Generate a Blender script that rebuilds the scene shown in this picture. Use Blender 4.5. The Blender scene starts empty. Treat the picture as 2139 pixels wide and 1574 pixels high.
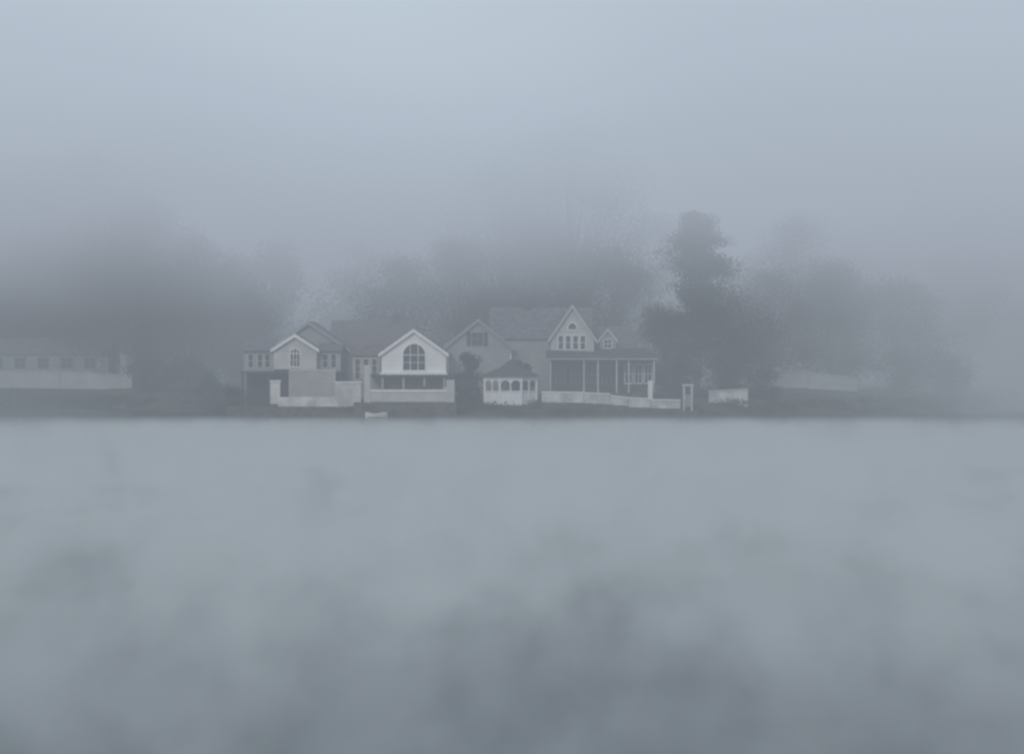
import bpy, math, random
import numpy as np
from mathutils import Vector
random.seed(7); rng=np.random.default_rng(7)
sc=bpy.context.scene
sc.view_settings.view_transform='Standard'; sc.view_settings.look='None'
sc.view_settings.exposure=0; sc.view_settings.gamma=1

# ---------------------------------------------------------------- materials
def mat(name,c1,c2=None,scale=1.0,rough=0.8,bump=0.0,boards=None,detail=4):
    m=bpy.data.materials.new(name); m.use_nodes=True
    nt=m.node_tree; b=nt.nodes['Principled BSDF']; b.inputs['Roughness'].default_value=rough
    b.inputs['Specular IOR Level'].default_value=0.25
    tc=nt.nodes.new('ShaderNodeTexCoord')
    n=nt.nodes.new('ShaderNodeTexNoise'); n.inputs['Scale'].default_value=scale; n.inputs['Detail'].default_value=detail
    nt.links.new(tc.outputs['Object'],n.inputs['Vector'])
    r=nt.nodes.new('ShaderNodeValToRGB')
    r.color_ramp.elements[0].position=0.35; r.color_ramp.elements[1].position=0.65
    r.color_ramp.elements[0].color=(*c1,1); r.color_ramp.elements[1].color=(*(c2 or c1),1)
    nt.links.new(n.outputs['Fac'],r.inputs['Fac']); nt.links.new(r.outputs['Color'],b.inputs['Base Color'])
    if boards:
        w=nt.nodes.new('ShaderNodeTexWave'); w.bands_direction=boards[0]; w.inputs['Scale'].default_value=boards[1]
        w.wave_profile='SAW'
        nt.links.new(tc.outputs['Object'],w.inputs['Vector'])
        bp=nt.nodes.new('ShaderNodeBump'); bp.inputs['Strength'].default_value=0.6; bp.inputs['Distance'].default_value=0.03
        nt.links.new(w.outputs['Fac'],bp.inputs['Height']); nt.links.new(bp.outputs['Normal'],b.inputs['Normal'])
    elif bump:
        bp=nt.nodes.new('ShaderNodeBump'); bp.inputs['Strength'].default_value=bump; bp.inputs['Distance'].default_value=0.1
        nt.links.new(n.outputs['Fac'],bp.inputs['Height']); nt.links.new(bp.outputs['Normal'],b.inputs['Normal'])
    return m
WHITE=mat('white_clapboard',(.78,.79,.78),(.86,.86,.85),.6,.6,boards=('Z',1.2))
TRIM=mat('white_trim',(.76,.76,.75),(.84,.84,.83),2,.5)
CREAM=mat('haze_grey_clapboard',(.26,.27,.27),(.36,.36,.355),.5,.7,boards=('Z',1.2))  # farther houses painted greyer, distance haze put into the wall colour
PALE=mat('pale_clapboard',(.46,.46,.45),(.56,.56,.55),.5,.7,boards=('Z',1.2))
SHINGLE=mat('grey_shingle',(.11,.11,.12),(.18,.17,.18),1.5,.9,bump=.5)
DKSH=mat('dark_shingle',(.045,.045,.05),(.08,.078,.08),1.5,.9,bump=.5)
REDSH=mat('faded_shingle',(.12,.10,.10),(.17,.14,.14),1.5,.9,bump=.5)
GLASS=mat('window_glass',(.03,.035,.04),(.05,.055,.06),1,.15)
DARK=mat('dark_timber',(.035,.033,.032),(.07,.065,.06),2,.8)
STONE=mat('fieldstone',(.05,.048,.045),(.11,.105,.10),1.3,.9,bump=.8)
WALLP=mat('painted_masonry',(.42,.42,.41),(.74,.74,.72),.7,.8,bump=.4)
BARK=mat('bark',(.06,.05,.042),(.12,.10,.085),3,.95,bump=.8)
PBARK=mat('pale_bark',(.2,.19,.18),(.36,.35,.33),3,.95,bump=.8)
LEAF=mat('leaf_foliage',(.040,.042,.038),(.080,.078,.070),.45,.9)
AUT=mat('autumn_foliage',(.05,.04,.040),(.095,.07,.07),.45,.9)
NEED=mat('pine_needles',(.028,.04,.034),(.06,.075,.06),.6,.9)
GROUND=mat('grass_ground',(.045,.05,.032),(.10,.10,.07),.15,.95,bump=.5,detail=8)

# ---------------------------------------------------------------- helpers
def link(o,parent=None):
    sc.collection.objects.link(o)
    if parent: o.parent=parent
    return o
def empty(name,loc=(0,0,0)):
    e=bpy.data.objects.new(name,None); e.location=loc; e.empty_display_size=.5
    return link(e)
def mk(name,v,f,m,parent=None,mi=None,smooth=False):
    me=bpy.data.meshes.new(name); me.from_pydata([tuple(p) for p in v],[],f)
    for k in (m if isinstance(m,(list,tuple)) else [m]): me.materials.append(k)
    if mi is not None: me.polygons.foreach_set('material_index',mi)
    if smooth: me.polygons.foreach_set('use_smooth',[True]*len(me.polygons))
    me.update()
    return link(bpy.data.objects.new(name,me),parent)
BF=[(0,3,2,1),(4,5,6,7),(0,1,5,4),(1,2,6,5),(2,3,7,6),(3,0,4,7)]
def bv(x0,x1,y0,y1,z0,z1):
    return [(x0,y0,z0),(x1,y0,z0),(x1,y1,z0),(x0,y1,z0),(x0,y0,z1),(x1,y0,z1),(x1,y1,z1),(x0,y1,z1)]
def box(name,x0,x1,y0,y1,z0,z1,m,p=None): return mk(name,bv(x0,x1,y0,y1,z0,z1),BF,m,p)
def boxes(name,L,m,p=None):
    v=[];f=[]
    for b in L:
        o=len(v); v+=bv(*b); f+=[tuple(i+o for i in q) for q in BF]
    return mk(name,v,f,m,p)
def prism(name,prof,y0,y1,m,p=None):
    """profile in x,z (counter-clockwise seen from -y) extruded y0..y1"""
    n=len(prof); v=[(a,y0,b) for a,b in prof]+[(a,y1,b) for a,b in prof]
    f=[tuple(range(n)),tuple(range(2*n-1,n-1,-1))]+[(i,n+i,n+(i+1)%n,(i+1)%n) for i in range(n)]
    return mk(name,v,f,m,p)
def gable(name_p,x0,x1,y0,y1,z0,ze,zr,wall,roof,p,xr=None,oh=.35,th=.16,trim=TRIM):
    xr=(x0+x1)/2 if xr is None else xr
    prism(name_p+'walls',[(x0,z0),(x1,z0),(x1,ze),(xr,zr),(x0,ze)],y0,y1,wall,p)
    for s,xe in (('left',x0),('right',x1)):
        d=-1 if xe<xr else 1
        sl=(zr-ze)/abs(xe-xr); xo=xe+d*oh; zo=ze-sl*oh
        g=.01
        prof=[(xo,zo+g),(xr,zr+g),(xr,zr+g+th*1.3),(xo,zo+g+th)]
        if d>0: prof=prof[::-1]
        prism(name_p+'roof_'+s,prof,y0-oh,y1+oh,roof,p)
        prof=[(xo,zo-.18),(xr,zr-.18),(xr,zr+.2),(xo,zo+.17)]
        if d>0: prof=prof[::-1]
        prism(name_p+'bargeboard_'+s,prof,y0-oh-.06,y0-oh-.005,trim,p)
def xgable(name_p,x0,x1,y0,y1,z0,ze,zr,wall,roof,p,oh=.35,th=.16):
    """ridge runs along x"""
    ym=(y0+y1)/2
    v=[(x0,y0,z0),(x0,y1,z0),(x0,y1,ze),(x0,ym,zr),(x0,y0,ze)]; v+=[(x1,b,c) for a,b,c in v]
    f=[(0,1,2,3,4)[::-1],(5,6,7,8,9)]+[(i,(i+1)%5,5+(i+1)%5,5+i) for i in range(5)]
    mk(name_p+'walls',v,f,wall,p)
    sl=(zr-ze)/(ym-y0)
    for s,ye,d in (('front',y0,-1),('back',y1,1)):
        yo=ye+d*oh; zo=ze-sl*oh
        q=[(yo,zo+.01),(ym,zr+.01),(ym,zr+.01+th*1.3),(yo,zo+.01+th)]
        v=[(x0-oh,a,b) for a,b in q]+[(x1+oh,a,b) for a,b in q]
        mk(name_p+'roof_'+s,v,[(0,1,2,3),(7,6,5,4)]+[(i,4+i,4+(i+1)%4,(i+1)%4) for i in range(4)],roof,p)
def window(name,x0,x1,z0,z1,y,p,nx=2,nz=2,fr=.09,frame=TRIM,pane=GLASS):
    """wall face at y, camera side is -y"""
    box(name+'_pane',x0,x1,y-.02,y+.05,z0,z1,pane,p)
    L=[(x0-fr,x0,y-.07,y+.02,z0-fr,z1+fr),(x1,x1+fr,y-.07,y+.02,z0-fr,z1+fr),(x0,x1,y-.07,y+.02,z0-fr,z0),(x0,x1,y-.07,y+.02,z1,z1+fr)]
    w=.025
    for i in range(1,nx):
        a=x0+(x1-x0)*i/nx; L.append((a-w,a+w,y-.05,y-.021,z0,z1))
    for i in range(1,nz):
        a=z0+(z1-z0)*i/nz; L.append((x0,x1,y-.046,y-.022,a-w,a+w))
    boxes(name+'_frame',L,frame,p)
def arch_pts(cx,r,zs,n=12,zr=None):
    zr=zr or r
    return [(cx+r*math.cos(math.pi*i/n),zs+zr*math.sin(math.pi*i/n)) for i in range(n+1)]
def archwindow(name,cx,r,z0,zs,y,p,fr=.12,mull=True,zr=None):
    zr=zr or r
    prism(name+'_pane',[(cx-r,z0),(cx+r,z0)]+arch_pts(cx,r,zs,zr=zr),y-.02,y+.05,GLASS,p)
    inn=[(cx+r,z0)]+arch_pts(cx,r,zs,zr=zr)+[(cx-r,z0)]
    out=[(cx+r+fr,z0)]+arch_pts(cx,r+fr,zs,zr=zr+fr)+[(cx-r-fr,z0)]
    n=len(inn); v=[(a,y-.08,b) for a,b in inn]+[(a,y-.08,b) for a,b in out]+[(a,y+.02,b) for a,b in inn]+[(a,y+.02,b) for a,b in out]
    f=[]
    for i in range(n-1):
        f+=[(i,i+1,n+i+1,n+i),(2*n+i,2*n+i+1,i+1,i),(n+i,n+i+1,3*n+i+1,3*n+i)]
    mk(name+'_frame',v,f,TRIM,p)
    L=[(cx-r-fr,cx+r+fr,y-.1,y+.02,z0-fr,z0)]
    if mull:
        w=.035
        for t in (-.36,.36):
            h=zs+zr*math.sqrt(1-t*t)*.98
            L.append((cx+r*t-w,cx+r*t+w,y-.055,y-.021,z0,h))
        L.append((cx-r,cx+r,y-.06,y-.022,zs-w,zs+w)); zm=(z0+zs)/2
        L.append((cx-r,cx+r,y-.051,y-.023,zm-w*.6,zm+w*.6))
    boxes(name+'_mullions',L,TRIM,p)

# ---------------------------------------------------------------- terrain & water
def shore(x):
    xs=[-900,-200,-90,-60,-35,-18,0,12,20,26,34,48,58,75,110,200,900]
    ys=[520,400,330,302,270,251.5,249.5,249.5,251,254,262,270,290,340,430,560,800]
    return float(np.interp(x,xs,ys))
def ground_z(x,y):
    t=y-shore(x)
    z=float(np.interp(t,[-60,-6,0,1.2,4,12,40,90,200,600],[-3,-1.3,-.02,1.0,1.5,2.0,3.2,7,18,30]))
    if y<40: z=max(z,float(np.interp(y,[-60,0,4,25,40],[6,5.4,5.0,-.3,-3])))
    if t>1: z+=.15*math.sin(x*.31+y*.2)+.1*math.sin(x*.7-y*.5)
    return z
def terrain():
    xs=np.concatenate([np.linspace(-1500,-130,14)[:-1],np.linspace(-130,130,131),np.linspace(130,1500,14)[1:]])
    ys=np.concatenate([np.linspace(-300,40,18)[:-1],np.linspace(40,236,9)[:-1],np.linspace(236,330,80),np.linspace(330,2500,50)[1:]])
    v=[(x,y,ground_z(x,y)) for y in ys for x in xs]; n=len(xs)
    f=[(j*n+i,j*n+i+1,(j+1)*n+i+1,(j+1)*n+i) for j in range(len(ys)-1) for i in range(n-1)]
    mk('ground',v,f,GROUND,smooth=True)
terrain()
wm=bpy.data.materials.new('lake_water'); wm.use_nodes=True; nt=wm.node_tree; b=nt.nodes['Principled BSDF']
b.inputs['Base Color'].default_value=(.035,.05,.055,1); b.inputs['Roughness'].default_value=.2; b.inputs['IOR'].default_value=1.33
tc=nt.nodes.new('ShaderNodeTexCoord'); n1=nt.nodes.new('ShaderNodeTexNoise'); n1.inputs['Scale'].default_value=.4; n1.inputs['Detail'].default_value=2
nt.links.new(tc.outputs['Object'],n1.inputs['Vector'])
bp=nt.nodes.new('ShaderNodeBump'); bp.inputs['Strength'].default_value=.05; bp.inputs['Distance'].default_value=.15
nt.links.new(n1.outputs['Fac'],bp.inputs['Height']); nt.links.new(bp.outputs['Normal'],b.inputs['Normal'])
mk('lake_water',[(-2500,-400,0),(2500,-400,0),(2500,2600,0),(-2500,2600,0)],[(0,1,2,3)],wm)

# ---------------------------------------------------------------- boathouse
bh=empty('white_boathouse',(-10.35,252,1.4))
def kids(e):
    for c in e.children: c.location=-e.location
gable('',-13.75,-6.95,252,262,4.5,6.6,9.0,WHITE,SHINGLE,bh,oh=.3)
archwindow('palladian_window',-10.3,1.15,4.85,6.45,252,bh,fr=.14)
box('floor_band',-13.9,-6.8,251.6,251.99,4.38,4.6,TRIM,bh)
box('deck',-15.1,-6.0,250.9,262,4.15,4.37,DARK,bh)
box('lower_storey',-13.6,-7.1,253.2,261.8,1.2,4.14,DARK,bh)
boxes('posts',[(x-.12,x+.12,251.2,251.44,1.3,4.14) for x in (-13.6,-11.4,-9.2,-7.1)],CREAM,bh)
boxes('slip_doors',[(-13.2+i*1.55,-11.8+i*1.55,253.1,253.19,1.4,3.7) for i in range(4)],mat('slip_door',(.14,.14,.14),(.2,.2,.2)),bh)
kids(bh)
tp=empty('terrace_wall',(-10.5,250.3,1))
boxes('parapet',[(-15.2,-6.2,250.1,250.5,1.55,2.6),],PALE,tp)
boxes('coping',[(-15.3,-6.0,250.0,250.6,2.6,2.82)],TRIM,tp)
boxes('piers',[(-15.45,-14.8,249.95,250.65,1.5,5.4),(-6.85,-6.0,249.93,250.67,1.5,3.85),(-7.15,-6.86,250.03,250.57,2.83,3.1)],PALE,tp)
boxes('footing',[(-16.5,-5.8,249.7,250.9,-.6,1.5)],STONE,tp)
kids(tp)
def boat(name,cx,cy,cz,L,W,H,m,ang=0):
    n=11; v=[];f=[]
    for i in range(n):
        t=i/(n-1); s=math.sin(math.pi*min(1,.12+t*.88)) ** .6 if i<n-1 else 0.02
        w=W/2*max(.03,s); sheer=H*(1+.35*(2*t-1)**2)
        for a,z in ((-1,sheer),(-.8,H*.35),(0,0),(.8,H*.35),(1,sheer),(.92,sheer),(.7,H*.4),(0,.08),(-.7,H*.4),(-.92,sheer)):
            v.append(((t-.5)*L,a*w,z))
    for i in range(n-1):
        for k in range(10): f.append((i*10+k,i*10+(k+1)%10,(i+1)*10+(k+1)%10,(i+1)*10+k))
    f+= [tuple(range(10)),tuple(range(10*n-1,10*n-11,-1))]
    for tx in (-.22,.12):
        o=len(v); v+=bv(tx*L-.12,tx*L+.12,-W*.43,W*.43,H*.72,H*.78); f+=[tuple(q+o for q in F) for F in BF]
    o=mk(name,v,f,m); o.location=(cx,cy,cz); o.rotation_euler=(0,0,ang); return o
boat('rowing_boat',-9.3,251.6,2.62,3.6,1.2,.55,DARK)
boat('rowing_boat',-14.0,247.6,-.1,2.3,1.1,.5,TRIM,.35)
boat('rowing_boat',-25.0,262.5,1.0,2.4,1.1,.5,PALE,-.2)

# ---------------------------------------------------------------- gazebo
gz=empty('gazebo',(-.15,253.4,1.3)); cx,cy,R=-.15,253.6,3.05
def oct_pt(k,r,off=.5): a=2*math.pi*(k+off)/8; return (cx+r*math.cos(a),cy+r*math.sin(a))
def ring(name,r0,r1,z0,z1,m,p):
    v=[];f=[]
    for k in range(8):
        for r in (r0,r1):
            for z in (z0,z1): v.append((*oct_pt(k,r),z))
    for k in range(8):
        a=k*4; b_=((k+1)%8)*4
        f+=[(a,b_,b_+1,a+1),(a+2,a+3,b_+3,b_+2),(a+1,b_+1,b_+3,a+3),(a,a+2,b_+2,b_)]
    mk(name,v,f,m,p)
mk('floor',[(*oct_pt(k,R),1.2) for k in range(8)]+[(*oct_pt(k,R),1.42) for k in range(8)],
   [tuple(range(8))[::-1],tuple(range(8,16))]+[(k,(k+1)%8,8+(k+1)%8,8+k) for k in range(8)],TRIM,gz)
ring('knee_panels',R-.16,R-.08,1.43,2.55,WHITE,gz)
ring('rail',R-.24,R,2.56,2.68,TRIM,gz); ring('eave_beam',R-.22,R,3.95,4.25,TRIM,gz)
def cyl(v,f,x,y,z0,z1,r,n=8):
    o=len(v)
    for z in (z0,z1):
        for i in range(n): v.append((x+r*math.cos(2*math.pi*i/n),y+r*math.sin(2*math.pi*i/n),z))
    for i in range(n): f.append((o+i,o+(i+1)%n,o+n+(i+1)%n,o+n+i))
    f.append(tuple(o+n+i for i in range(n)))
v=[];f=[]
for k in range(8): x,y=oct_pt(k,R-.1); cyl(v,f,x,y,1.3,4.0,.14)
for k in range(8):
    a=Vector(oct_pt(k,R-.1)); c=Vector(oct_pt(k+1,R-.1))
    q=a.lerp(c,.5); cyl(v,f,q.x,q.y,1.3,4.0,.09)
mk('posts',v,f,TRIM,gz)
v=[];f=[]
for k in range(8):
    A=Vector(oct_pt(k,R-.1)); C=Vector(oct_pt(k+1,R-.1))
    for h in (0,.5):
        N=8; o=len(v)
        for i in range(N+1):
            t=i/N; q=A.lerp(C,h+.5*t); za=3.35+.45*math.sin(math.pi*t)**.7
            v.append((q.x,q.y,za)); v.append((q.x,q.y,4.0))
        for i in range(N): f.append((o+2*i,o+2*i+2,o+2*i+3,o+2*i+1))
sp=mk('arched_spandrels',v,f,TRIM,gz); sm=sp.modifiers.new('s','SOLIDIFY'); sm.thickness=.06; sm.offset=0
rf=[(*oct_pt(k,R+.4),4.22) for k in range(8)]+[(*oct_pt(k,1.25),5.1) for k in range(8)]+[(cx,cy,6.0)]
mk('roof',rf,[(k,(k+1)%8,8+(k+1)%8,8+k) for k in range(8)]+[(8+k,8+(k+1)%8,16) for k in range(8)]+[tuple(range(8))[::-1]],DKSH,gz)
v=[];f=[];cyl(v,f,cx,cy,5.9,6.5,.05); mk('finial',v,f,TRIM,gz)
mk('base',[(*oct_pt(k,R+.2),-.6) for k in range(8)]+[(*oct_pt(k,R+.2),1.19) for k in range(8)],
   [tuple(range(8))[::-1],tuple(range(8,16))]+[(k,(k+1)%8,8+(k+1)%8,8+k) for k in range(8)],STONE,gz)
for c in gz.children: c.location=-gz.location

# ---------------------------------------------------------------- left cottage
ct=empty('gabled_cottage',(-23,258,2))
gable('porch_',-25.5,-20.9,256,260,4.9,7.05,8.5,PALE,SHINGLE,ct,oh=.3)
gable('main_',-26.3,-17.9,260,270,2,7.1,9.9,CREAM,SHINGLE,ct,oh=.4,trim=CREAM)
archwindow('arched_window',-23.2,.5,5.2,6.6,256,ct,fr=.1)
boxes('wing_walls',[(-28.8,-25.52,257,262,4.7,6.8),(-20.88,-18.4,257,262,4.7,6.8)],CREAM,ct)
for i,x in enumerate((-28.3,-27.3,-26.5,-20.3,-19.4)):
    window('side_window_%d'%i,x,x+.5,5.1,6.5,257,ct,1,2,frame=PALE)
for i,(a,b_) in enumerate(((-29,-25.6),(-20.8,-18.2))):
    mk('wing_roof_%d'%i,[(a,256.6,6.81),(b_,256.6,6.81),(b_,262,8.0),(a,262,8.0),(a,256.6,6.95),(b_,256.6,6.95),(b_,262,8.14),(a,262,8.14)],BF,SHINGLE,ct)
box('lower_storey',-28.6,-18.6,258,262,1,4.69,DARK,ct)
box('deck',-29,-18,254.8,260,4.5,4.68,DARK,ct)
boxes('deck_posts',[(x,x+.2,254.9,255.1,1,4.49) for x in (-28.8,-26,-23.7,-21.3,-18.4)],DARK,ct)
kids(ct)
lf=empty('lattice_fence',(-21,254,2))
L=[(-23.7,-18.7,254.2,254.32,4.75,4.9),(-23.7,-18.7,254.2,254.32,1.9,2.05)]
L+=[(-23.7+i*.125,-23.7+i*.125+.085,254.22,254.3,2.05,4.75) for i in range(40)]
L+=[(-23.69,-18.71,254.305,254.34,z,z+.08) for z in (2.3,2.6,2.9,3.2,3.5,3.8,4.1,4.4)]
boxes('panels',L,PALE,lf); boxes('legs',[(x,x+.12,254.35,254.47,-.2,4.8) for x in (-23.6,-21.2,-18.9)],PALE,lf); kids(lf)
gw=empty('garden_wall',(-20,252,1))
boxes('wall',[(-18.6,-15.9,252.2,252.6,1.0,3.5),(-25.9,-24.7,255,255.5,1.2,3.6),(-24.7,-16,252.7,253.1,1,2.0)],WALLP,gw)
boxes('coping',[(-18.7,-15.8,252.1,252.7,3.5,3.65),(-26,-24.6,254.9,255.6,3.6,3.75)],TRIM,gw)
boxes('footing',[(-30,-15.7,252,256,-.8,.99)],STONE,gw); kids(gw)

lk=empty('garden_pavilion',(-15.6,257,2))
xgable('',-17.1,-14.1,256.5,260,1.5,6.4,7.4,CREAM,REDSH,lk,oh=.2)
for i in range(3): window('window_%d'%i,-16.8+i*.9,-16.3+i*.9,3.9,6.0,256.5,lk,1,3,frame=PALE)
kids(lk)
rh=empty('shingled_house',(-15.5,272,2))
xgable('',-20.5,-11.5,272,282,2,6.8,10.2,CREAM,REDSH,rh)
for i in range(4): window('window_%d'%i,-19.6+i*2.1,-18.7+i*2.1,4.8,6.3,272,rh)
boxes('chimney',[(-13.8,-13,276.5,277.3,9,11.3)],STONE,rh); kids(rh)

# ---------------------------------------------------------------- victorian house
vh=empty('victorian_house',(4,264,2))
xgable('main_',-2.2,8.6,263,273,2,8.3,11.5,CREAM,SHINGLE,vh,oh=.3)
xgable('east_wing_',8.7,13.2,264,272,2,6.8,9.4,CREAM,SHINGLE,vh,oh=.25)
gable('west_wing_',-7.4,0,262,268,2,7.2,10.2,CREAM,SHINGLE,vh,oh=.3,trim=CREAM)
window('west_wing_window',-4.4,-3.2,7.45,8.85,262,vh,2,2,frame=CREAM)
boxes('shutters',[(-4.95,-4.52,261.93,261.99,7.4,8.9),(-3.08,-2.65,261.93,261.99,7.4,8.9)],DARK,vh)
gable('tower_',4.2,8.9,260,268,2,8.3,11.7,PALE,SHINGLE,vh,oh=.35,trim=PALE)
for i in range(4): window('tower_window_%d'%i,5.05+i*.8,5.55+i*.8,7.05,8.5,260,vh,1,2,fr=.09)
archwindow('attic_window',6.55,.42,9.2,9.45,260,vh,fr=.12,mull=False)
gable('dormer_',9.6,11.4,262.5,267,6.8,8.1,9.2,CREAM,DKSH,vh,oh=.2,trim=PALE)
window('dormer_window',10.1,10.9,7.2,8.1,262.5,vh,2,2)
mk('porch_roof',[(3.7,255.9,5.95),(15.6,255.9,5.95),(15.6,262.9,6.1),(3.7,259.99,6.1),(3.7,255.9,6.15),(15.6,255.9,6.15),(14.6,262.9,7.2),(3.7,259.99,6.95)],BF,DKSH,vh)
box('porch_fascia',3.7,15.6,255.78,255.88,5.92,6.08,CREAM,vh)
box('porch_floor',3.8,15.4,256,259.95,1.4,2.4,STONE,vh)
boxes('porch_posts',[(x-.08,x+.08,256.1,256.28,2.4,5.94) for x in (4.1,7.7,9.2,11.2,12.5,15.2)],PALE,vh)
boxes('porch_rail',[(4.2,12.4,256.15,256.22,3.25,3.33)]+[(4.3+i*.22,4.35+i*.22,256.16,256.21,2.4,3.25) for i in range(36)],DARK,vh)
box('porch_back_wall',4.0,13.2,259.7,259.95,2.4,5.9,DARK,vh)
for i,x in enumerate((4.8,6.4,8.2,9.8)): window('porch_window_%d'%i,x,x+.9,3.3,5.2,259.7,vh,2,2,fr=.07,frame=CREAM)
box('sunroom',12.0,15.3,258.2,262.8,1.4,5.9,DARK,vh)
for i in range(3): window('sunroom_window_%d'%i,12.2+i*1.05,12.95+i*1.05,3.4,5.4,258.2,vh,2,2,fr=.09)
boxes('garden_pier',[(14.5,15.0,255.0,255.5,1.2,3.7)],TRIM,vh)
boxes('chimney',[(1.2,2.2,267.5,268.5,11,12.2)],STONE,vh)
kids(vh)

# ---------------------------------------------------------------- sea walls, right
def wall(name,segs,th=.4,m=WALLP,cop=TRIM,foot=True):
    e=empty(name,(segs[0][0],segs[0][1],0)); v=[];f=[];cv=[];cf=[];fv=[];ff=[]
    for (xa,ya,xb,yb,z0a,z0b,z1a,z1b) in segs:
        o=len(v)
        v+=[(xa,ya,z0a),(xb,yb,z0b),(xb,yb+th,z0b),(xa,ya+th,z0a),(xa,ya,z1a),(xb,yb,z1b),(xb,yb+th,z1b),(xa,ya+th,z1a)]
        f+=[tuple(i+o for i in q) for q in BF]
        cv+=[(xa-.03,ya-.08,z1a+.003),(xb+.03,yb-.08,z1b+.003),(xb+.03,yb+th+.08,z1b+.003),(xa-.03,ya+th+.08,z1a+.003),(xa-.03,ya-.08,z1a+.14),(xb+.03,yb-.08,z1b+.14),(xb+.03,yb+th+.08,z1b+.14),(xa-.03,ya+th+.08,z1a+.14)]
        cf+=[tuple(i+o for i in q) for q in BF]
        fv+=[(xa,ya-.25,-.8),(xb,yb-.25,-.8),(xb,yb+th+.4,-.8),(xa,ya+th+.4,-.8),(xa,ya-.25,z0a-.003),(xb,yb-.25,z0b-.003),(xb,yb+th+.4,z0b-.003),(xa,ya+th+.4,z0a-.003)]
        ff+=[tuple(i+o for i in q) for q in BF]
    mk('wall',v,f,m,e); mk('coping',cv,cf,cop,e)
    if foot: mk('footing',fv,ff,STONE,e)
    for c in e.children: c.location=-e.location
    return e
wall('sea_wall',[(3.1,250.6,7.5,250.4,1.5,1.45,2.5,2.45),(7.56,250.4,10.2,250.3,1.42,1.3,2.4,2.3),(10.26,250.3,12.1,250.2,1.25,1.15,2.15,1.9),(12.16,250.1,14.5,250.1,1.0,.95,1.9,1.8),(14.56,250.1,17.6,250.4,.9,.85,1.7,1.65)])
gp=empty('gate_arch',(18.4,250.8,1))
boxes('posts',[(17.9,18.12,250.5,250.8,.6,3.2),(18.72,18.94,250.5,250.8,.6,3.2)],PALE,gp)
boxes('lintel',[(17.8,19.04,250.45,250.85,3.2,3.4)],PALE,gp)
boxes('gate',[(18.14+i*.12,18.2+i*.12,250.6,250.66,1.0,2.3) for i in range(5)],PALE,gp)
boxes('footing',[(17.6,19.5,250.2,251.2,-.6,.59)],STONE,gp); kids(gp)
wall('sea_wall',[(20.9,254,25.1,254.6,.3,.3,2.5,2.75)],foot=True,cop=PALE)
wall('garden_wall',[(28.2,276,34,275,2.6,2.6,4.5,4.4),(34.05,275,39.9,276.5,2.5,2.2,4.3,3.6)],cop=PALE,m=PALE)
wall('garden_wall',[(-66,302,-57,302,2.2,2.1,4.3,4.2),(-56.95,302,-47.8,301,2.1,2.0,4.15,3.7)],m=PALE,cop=PALE)
lo=empty('low_lodge',(-56,310,3))
xgable('',-72,-52,308,314,2,6.6,8.3,CREAM,SHINGLE,lo)
for i in range(6): window('window_%d'%i,-70+i*3,-68.6+i*3,4.6,6.0,308,lo,frame=CREAM)
kids(lo)
sh=empty('garden_shed',(-48,304,3))
xgable('',-49.6,-46.0,303,306,2.5,6.6,7.4,PALE,SHINGLE,sh,oh=.15)
box('door',-48.6,-47.6,302.93,302.99,2.6,4.9,DARK,sh); kids(sh)

# ---------------------------------------------------------------- trees (all-quad meshes built with numpy)
class Plant:
    def __init__(s): s.Q=[]; s.M=[]
    def tube(s,pts,rad,mi=0,n=6):
        a=np.arange(n)*2*np.pi/n; rings=[np.stack([p[0]+r*np.cos(a),p[1]+r*np.sin(a),np.full(n,p[2])],1) for p,r in zip(pts,rad)]
        for A_,B_ in zip(rings[:-1],rings[1:]):
            q=np.stack([A_,np.roll(A_,-1,0),np.roll(B_,-1,0),B_],1); s.Q.append(q); s.M.append(np.full(n,mi))
    def leaves(s,c,sd,n,size,mi=1):
        G=rng.normal(0,1,(n,3)); L=np.linalg.norm(G,axis=1)[:,None]; G*=np.minimum(1,2.1/L)
        P=G*np.array(sd)/1.7+np.array(c)
        A=rng.normal(0,1,(n,3)); A/=np.linalg.norm(A,axis=1)[:,None]
        B=rng.normal(0,1,(n,3)); B-=A*(A*B).sum(1)[:,None]; B/=np.linalg.norm(B,axis=1)[:,None]
        S=size*rng.uniform(.5,1.3,n)[:,None]; A=A*S; B=B*S*.7
        s.Q.append(np.stack([P-A,P-B*.9,P+A,P+B],1)); s.M.append(np.full(n,mi))
    def build(s,name,mats):
        Q=np.concatenate(s.Q).astype(np.float32); M=np.concatenate(s.M).astype(np.int32); n=len(Q)
        me=bpy.data.meshes.new(name); me.vertices.add(4*n); me.vertices.foreach_set('co',Q.reshape(-1))
        me.loops.add(4*n); me.loops.foreach_set('vertex_index',np.arange(4*n,dtype=np.int32))
        me.polygons.add(n); me.polygons.foreach_set('loop_start',np.arange(0,4*n,4,dtype=np.int32))
        for k in mats: me.materials.append(k)
        me.polygons.foreach_set('material_index',M); me.update(calc_edges=True)
        return link(bpy.data.objects.new(name,me))
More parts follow.
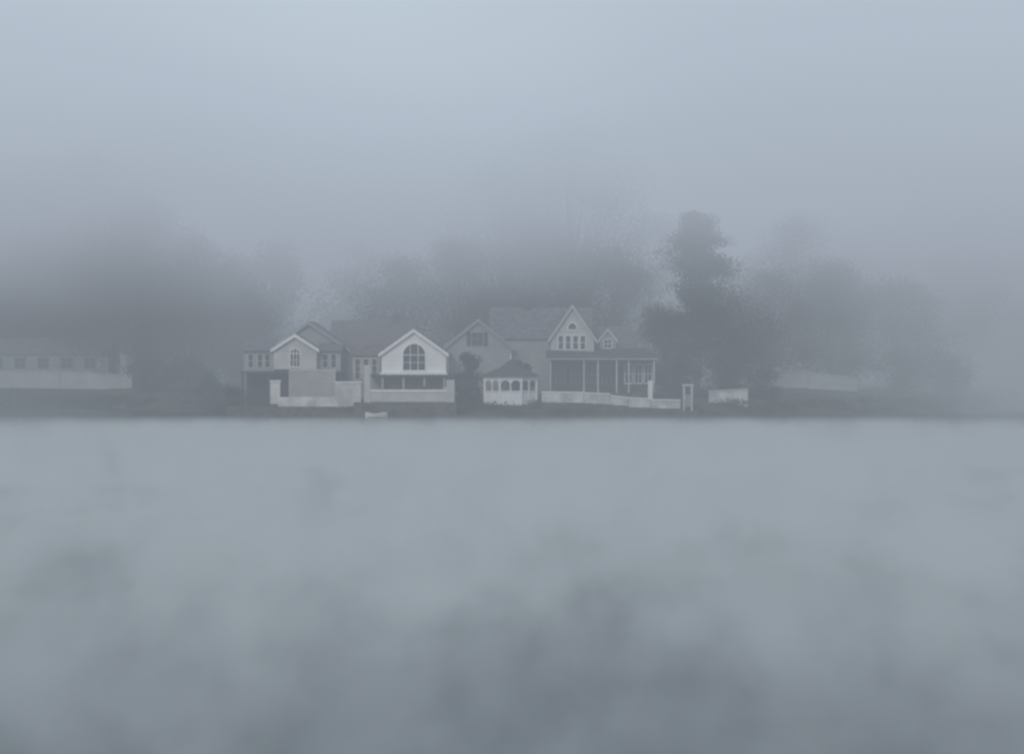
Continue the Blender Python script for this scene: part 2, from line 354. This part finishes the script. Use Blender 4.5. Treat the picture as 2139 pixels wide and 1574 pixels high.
def broad(P,x,y,h,w,nl=40,leaf=.095,dens=850,lowest=.2):
    z0=ground_z(x,y)-.3
    pts=[(x+rng.normal(0,.12)*k,y+rng.normal(0,.12)*k,z0+h*.8*k/5) for k in range(6)]
    r0=h*.014+.06
    P.tube(pts,[r0*(1-.15*k) for k in range(6)])
    for i in range(nl):
        t=rng.uniform(lowest,1); a=rng.uniform(0,2*math.pi)
        prof=math.sin(math.pi*min(1,(t-lowest*.6)/(1-lowest*.6)*.85+.12))**.6
        rr=w*prof*rng.uniform(.15,1.0)
        c=(x+rr*math.cos(a),y+rr*math.sin(a),z0+h*t*.97)
        k=min(4,int(t*4.2)); p=pts[max(0,k-1)]
        P.tube([p,((p[0]+c[0])/2,(p[1]+c[1])/2,(p[2]+c[2])/2+.3),c],[r0*.3,r0*.16,.02],n=4)
        s=w*rng.uniform(.26,.5)
        P.leaves(c,(s,s,s*.75),dens,leaf)
def tree(name,x,y,h,w,m=LEAF,bark=BARK,**k):
    P=Plant(); broad(P,x,y,h,w,**k); return P.build(name,[bark,m])
def pine(name,x,y,h,w,m=NEED,bark=PBARK):
    P=Plant(); z0=ground_z(x,y)-.3
    P.tube([(x+.1*math.sin(k),y,z0+h*k/6) for k in range(7)],[.42*(1-k/6.6) for k in range(7)],n=8)
    for i in range(110):
        t=rng.uniform(.18,1.0)**.9; a=rng.uniform(0,2*math.pi)
        r=w*(1.04-t)**.5*rng.uniform(.3,1.1)*(.9+.12*math.sin(t*11))
        zb=z0+h*t
        e=(x+r*math.cos(a),y+r*math.sin(a),zb-.08*r+.3)
        P.tube([(x,y,zb),((x+e[0])/2,(y+e[1])/2,zb+.1*r),e],[.1,.06,.02],n=4)
        for q in (.4,.7,.95):
            P.leaves((x+r*q*math.cos(a),y+r*q*math.sin(a),zb+.1),(.5+r*.28,.5+r*.28,.75),190,.11)
    return P.build(name,[bark,m])
pine('pine_tree',20.3,263,20.3,7.2)
tree('maple_tree',24.5,266,11,5,AUT)
tree('maple_tree',16.8,264,9.5,3.8,AUT,nl=28)
tree('oak_tree',30,279,14,5.5,AUT); tree('oak_tree',37.2,280,15,5.5,AUT); tree('oak_tree',40,283,13,6,LEAF)
tree('oak_tree',46,284,12.5,6,AUT); tree('oak_tree',36,294,20,7,LEAF)
tree('oak_tree',-13,283,14.5,6,AUT); tree('oak_tree',-6,284,17.5,6.5,AUT); tree('oak_tree',2,286,19,7.5,LEAF,dens=950)
tree('oak_tree',7,290,33,9,LEAF,nl=80,dens=950); tree('oak_tree',12,284,16,6,AUT); tree('oak_tree',-1,294,27,8.5,LEAF,nl=60)
tree('oak_tree',-47,302,24,8,LEAF,nl=70,dens=950,lowest=.12); tree('oak_tree',-56,318,30,10,AUT,nl=80,dens=950,leaf=.12)
tree('oak_tree',-65,318,29,10,AUT,nl=80,dens=950,leaf=.12); tree('oak_tree',-38.5,294,18,7,AUT,lowest=.12,nl=60); tree('oak_tree',-73,320,26,10,LEAF,nl=60,leaf=.12)
tree('oak_tree',-32,286,12,5.5,AUT,lowest=.12); tree('oak_tree',-52,312,19,8,AUT,nl=50,leaf=.12); tree('oak_tree',-62,322,20,9,AUT,nl=50,leaf=.12)
def shrub(x,y,h,w,m=LEAF,n=16):
    P=Plant(); broad(P,x,y,h,w,nl=n,leaf=.10,dens=350,lowest=.06); P.build('shrub',[BARK,m])
shrub(-4.8,255.5,5.2,1.7,NEED,28); shrub(-30.5,258,4.6,2.2,LEAF); shrub(-33.5,268,4.6,2.4,LEAF); shrub(18.2,258,5.6,2.3,LEAF,24)
shrub(22.5,259,5,2.2,AUT); shrub(-5.0,251.8,2.8,1.2,LEAF,22); shrub(27,262,3.5,2.4,LEAF); shrub(-43.5,290,5,3,LEAF,24); shrub(-38,280,4.5,2.6,LEAF,24)
shrub(45,278,4.5,3.6,AUT,24); shrub(51,282,5,3.6,AUT,24); shrub(1.0,258.5,4.2,1.8,LEAF,22)
P=Plant()
for i in range(230):
    x=rng.uniform(-70,52); y=shore(x)+rng.uniform(0,2.2)
    P.leaves((x,y,max(.25,ground_z(x,y)+.2)),(1.1,.5,.4),110,.11,0)
P.build('waterside_scrub',[LEAF])
P=Plant()
for i in range(46):
    x=rng.uniform(-120,62); y=rng.uniform(318,380); h=rng.uniform(13,20)
    broad(P,x,y,h,h*.33,nl=18,leaf=.24,dens=300)
P.build('distant_trees',[BARK,LEAF])

# ---------------------------------------------------------------- fog
class FogMat:
    def __init__(s,name,step):
        s.m=bpy.data.materials.new(name); s.m.use_nodes=True; s.nt=s.m.node_tree; s.nt.nodes.clear()
        s.out=s.nt.nodes.new('ShaderNodeOutputMaterial'); s.tc=s.nt.nodes.new('ShaderNodeTexCoord')
        sep=s.nt.nodes.new('ShaderNodeSeparateXYZ'); s.nt.links.new(s.tc.outputs['Object'],sep.inputs[0])
        s.X,s.Y,s.Z=sep.outputs; s.m.cycles.volume_step_rate=step
    def put(s,q,i):
        if isinstance(q,(int,float)): i.default_value=q
        else: s.nt.links.new(q,i)
    def M(s,op,a,b_=None):
        n=s.nt.nodes.new('ShaderNodeMath'); n.operation=op; s.put(a,n.inputs[0])
        if b_ is not None: s.put(b_,n.inputs[1])
        return n.outputs[0]
    def SS(s,v,a,b_,lo=0,hi=1,t='SMOOTHSTEP'):
        n=s.nt.nodes.new('ShaderNodeMapRange'); n.interpolation_type=t; s.put(v,n.inputs['Value'])
        for k,q in (('From Min',a),('From Max',b_),('To Min',lo),('To Max',hi)): s.put(q,n.inputs[k])
        return n.outputs[0]
    def NZ(s,sx,sy,sz,off,detail,rough=.5):
        mp=s.nt.nodes.new('ShaderNodeMapping'); mp.inputs['Scale'].default_value=(sx,sy,sz); mp.inputs['Location'].default_value=off
        s.nt.links.new(s.tc.outputs['Object'],mp.inputs[0]); n=s.nt.nodes.new('ShaderNodeTexNoise'); n.inputs['Scale'].default_value=1; n.inputs['Detail'].default_value=detail; n.inputs['Roughness'].default_value=rough
        s.nt.links.new(mp.outputs[0],n.inputs['Vector']); return n.outputs['Fac']
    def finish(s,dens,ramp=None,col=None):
        """fog: extinction plus its own emission in place of scattered daylight (ramp brighter with height)"""
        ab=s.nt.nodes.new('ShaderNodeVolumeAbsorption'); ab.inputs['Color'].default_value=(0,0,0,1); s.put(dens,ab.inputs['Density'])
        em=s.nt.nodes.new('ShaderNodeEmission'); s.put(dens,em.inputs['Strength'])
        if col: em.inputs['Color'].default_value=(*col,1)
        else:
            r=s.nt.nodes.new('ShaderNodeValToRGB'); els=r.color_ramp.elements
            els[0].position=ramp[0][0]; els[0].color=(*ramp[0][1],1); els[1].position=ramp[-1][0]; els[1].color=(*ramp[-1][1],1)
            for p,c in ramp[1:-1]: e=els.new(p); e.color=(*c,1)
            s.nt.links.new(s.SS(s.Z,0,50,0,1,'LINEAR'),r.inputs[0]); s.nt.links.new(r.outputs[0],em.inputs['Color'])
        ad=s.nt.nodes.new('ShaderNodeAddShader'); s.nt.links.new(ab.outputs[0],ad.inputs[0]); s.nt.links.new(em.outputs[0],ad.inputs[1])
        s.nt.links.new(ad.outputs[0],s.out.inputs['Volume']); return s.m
A=FogMat('glowing_fog_bank',.65)
nb=A.NZ(.03,.014,.055,(3,1,0),1)
patch=A.SS(nb,.36,.64,0,1)
high=A.M('MULTIPLY',A.SS(A.Z,9,26,0,.0165),A.SS(patch,0,1,.5,1.45,'LINEAR'))
high=A.M('MULTIPLY',high,A.SS(A.X,-30,34,1.1,.82))
back=A.M('MULTIPLY',A.SS(A.Y,252,272),A.SS(patch,0,1,.001,.015,'LINEAR'))
back=A.M('MULTIPLY',back,A.SS(A.X,-44,-26,.15,1))
right=A.M('MULTIPLY',A.SS(A.X,27,54,0,.030),A.SS(A.Y,225,262))
dens=A.M('ADD',A.M('ADD',high,back),A.M('ADD',right,A.SS(patch,0,1,.0027,.0038,'LINEAR')))
fa=A.finish(dens,ramp=[(0,(.264,.304,.344)),(.2,(.288,.326,.374)),(.34,(.375,.42,.498)),(.46,(.50,.59,.685)),(.66,(.69,.81,.90))])  # emission ramp puts the sky brightening into the fog colour, no scattering
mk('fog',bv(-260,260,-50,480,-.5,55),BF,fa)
B=FogMat('glowing_steam_mist',.34)
nm=B.NZ(.34,.10,.34,(2,5,0),3,.62)
nl_=B.NZ(.09,.03,.1,(7,2,1),0)
nn=B.M('ADD',nm,B.SS(nl_,.3,.7,-.07,.07,'LINEAR'))
top=B.SS(B.Y,60,222,4.6,.3,'LINEAR')
d=B.M('MULTIPLY',B.SS(B.M('SUBTRACT',top,B.Z),-.7,1.3),B.SS(nn,.45,.58,.006,.13))
d=B.M('MULTIPLY',d,B.M('MULTIPLY',B.SS(B.Y,205,241,1,0),B.SS(B.Y,40,140,.35,1)))
fb=B.finish(d,col=(.338,.388,.428))  # mist glows in one flat colour instead of scattering daylight
mk('lake_mist',bv(-80,80,30,243,-.3,5.4),BF,fb)

# ---------------------------------------------------------------- light, camera
el,az=math.radians(28),math.radians(200)   # sun behind and to the left of the viewer
w=bpy.data.worlds.new('World'); sc.world=w; w.use_nodes=True; nt=w.node_tree
bg=nt.nodes['Background']; sk=nt.nodes.new('ShaderNodeTexSky'); sk.sky_type='NISHITA'; sk.sun_disc=False
sk.sun_elevation=el; sk.sun_rotation=az; sk.air_density=1.2; sk.dust_density=2.0; sk.ozone_density=2.0
nt.links.new(sk.outputs[0],bg.inputs[0]); bg.inputs[1].default_value=.15
sl=bpy.data.lights.new('sun','SUN'); sl.energy=3.8; sl.angle=math.radians(15); sl.color=(1,.96,.9)
so=link(bpy.data.objects.new('sun',sl))
d=Vector((math.sin(az)*math.cos(el),math.cos(az)*math.cos(el),math.sin(el)))
so.rotation_euler=d.to_track_quat('Z','Y').to_euler(); so.location=(0,-50,80)
cam=bpy.data.cameras.new('camera'); cam.lens=84.15; cam.sensor_width=36; cam.clip_end=5000; cam.clip_start=.1
cam.dof.use_dof=True; cam.dof.focus_distance=45; cam.dof.aperture_fstop=1.6
co=link(bpy.data.objects.new('camera',cam)); co.location=(0,0,7); co.rotation_euler=(math.radians(90)-.0114,0,0)
sc.camera=co
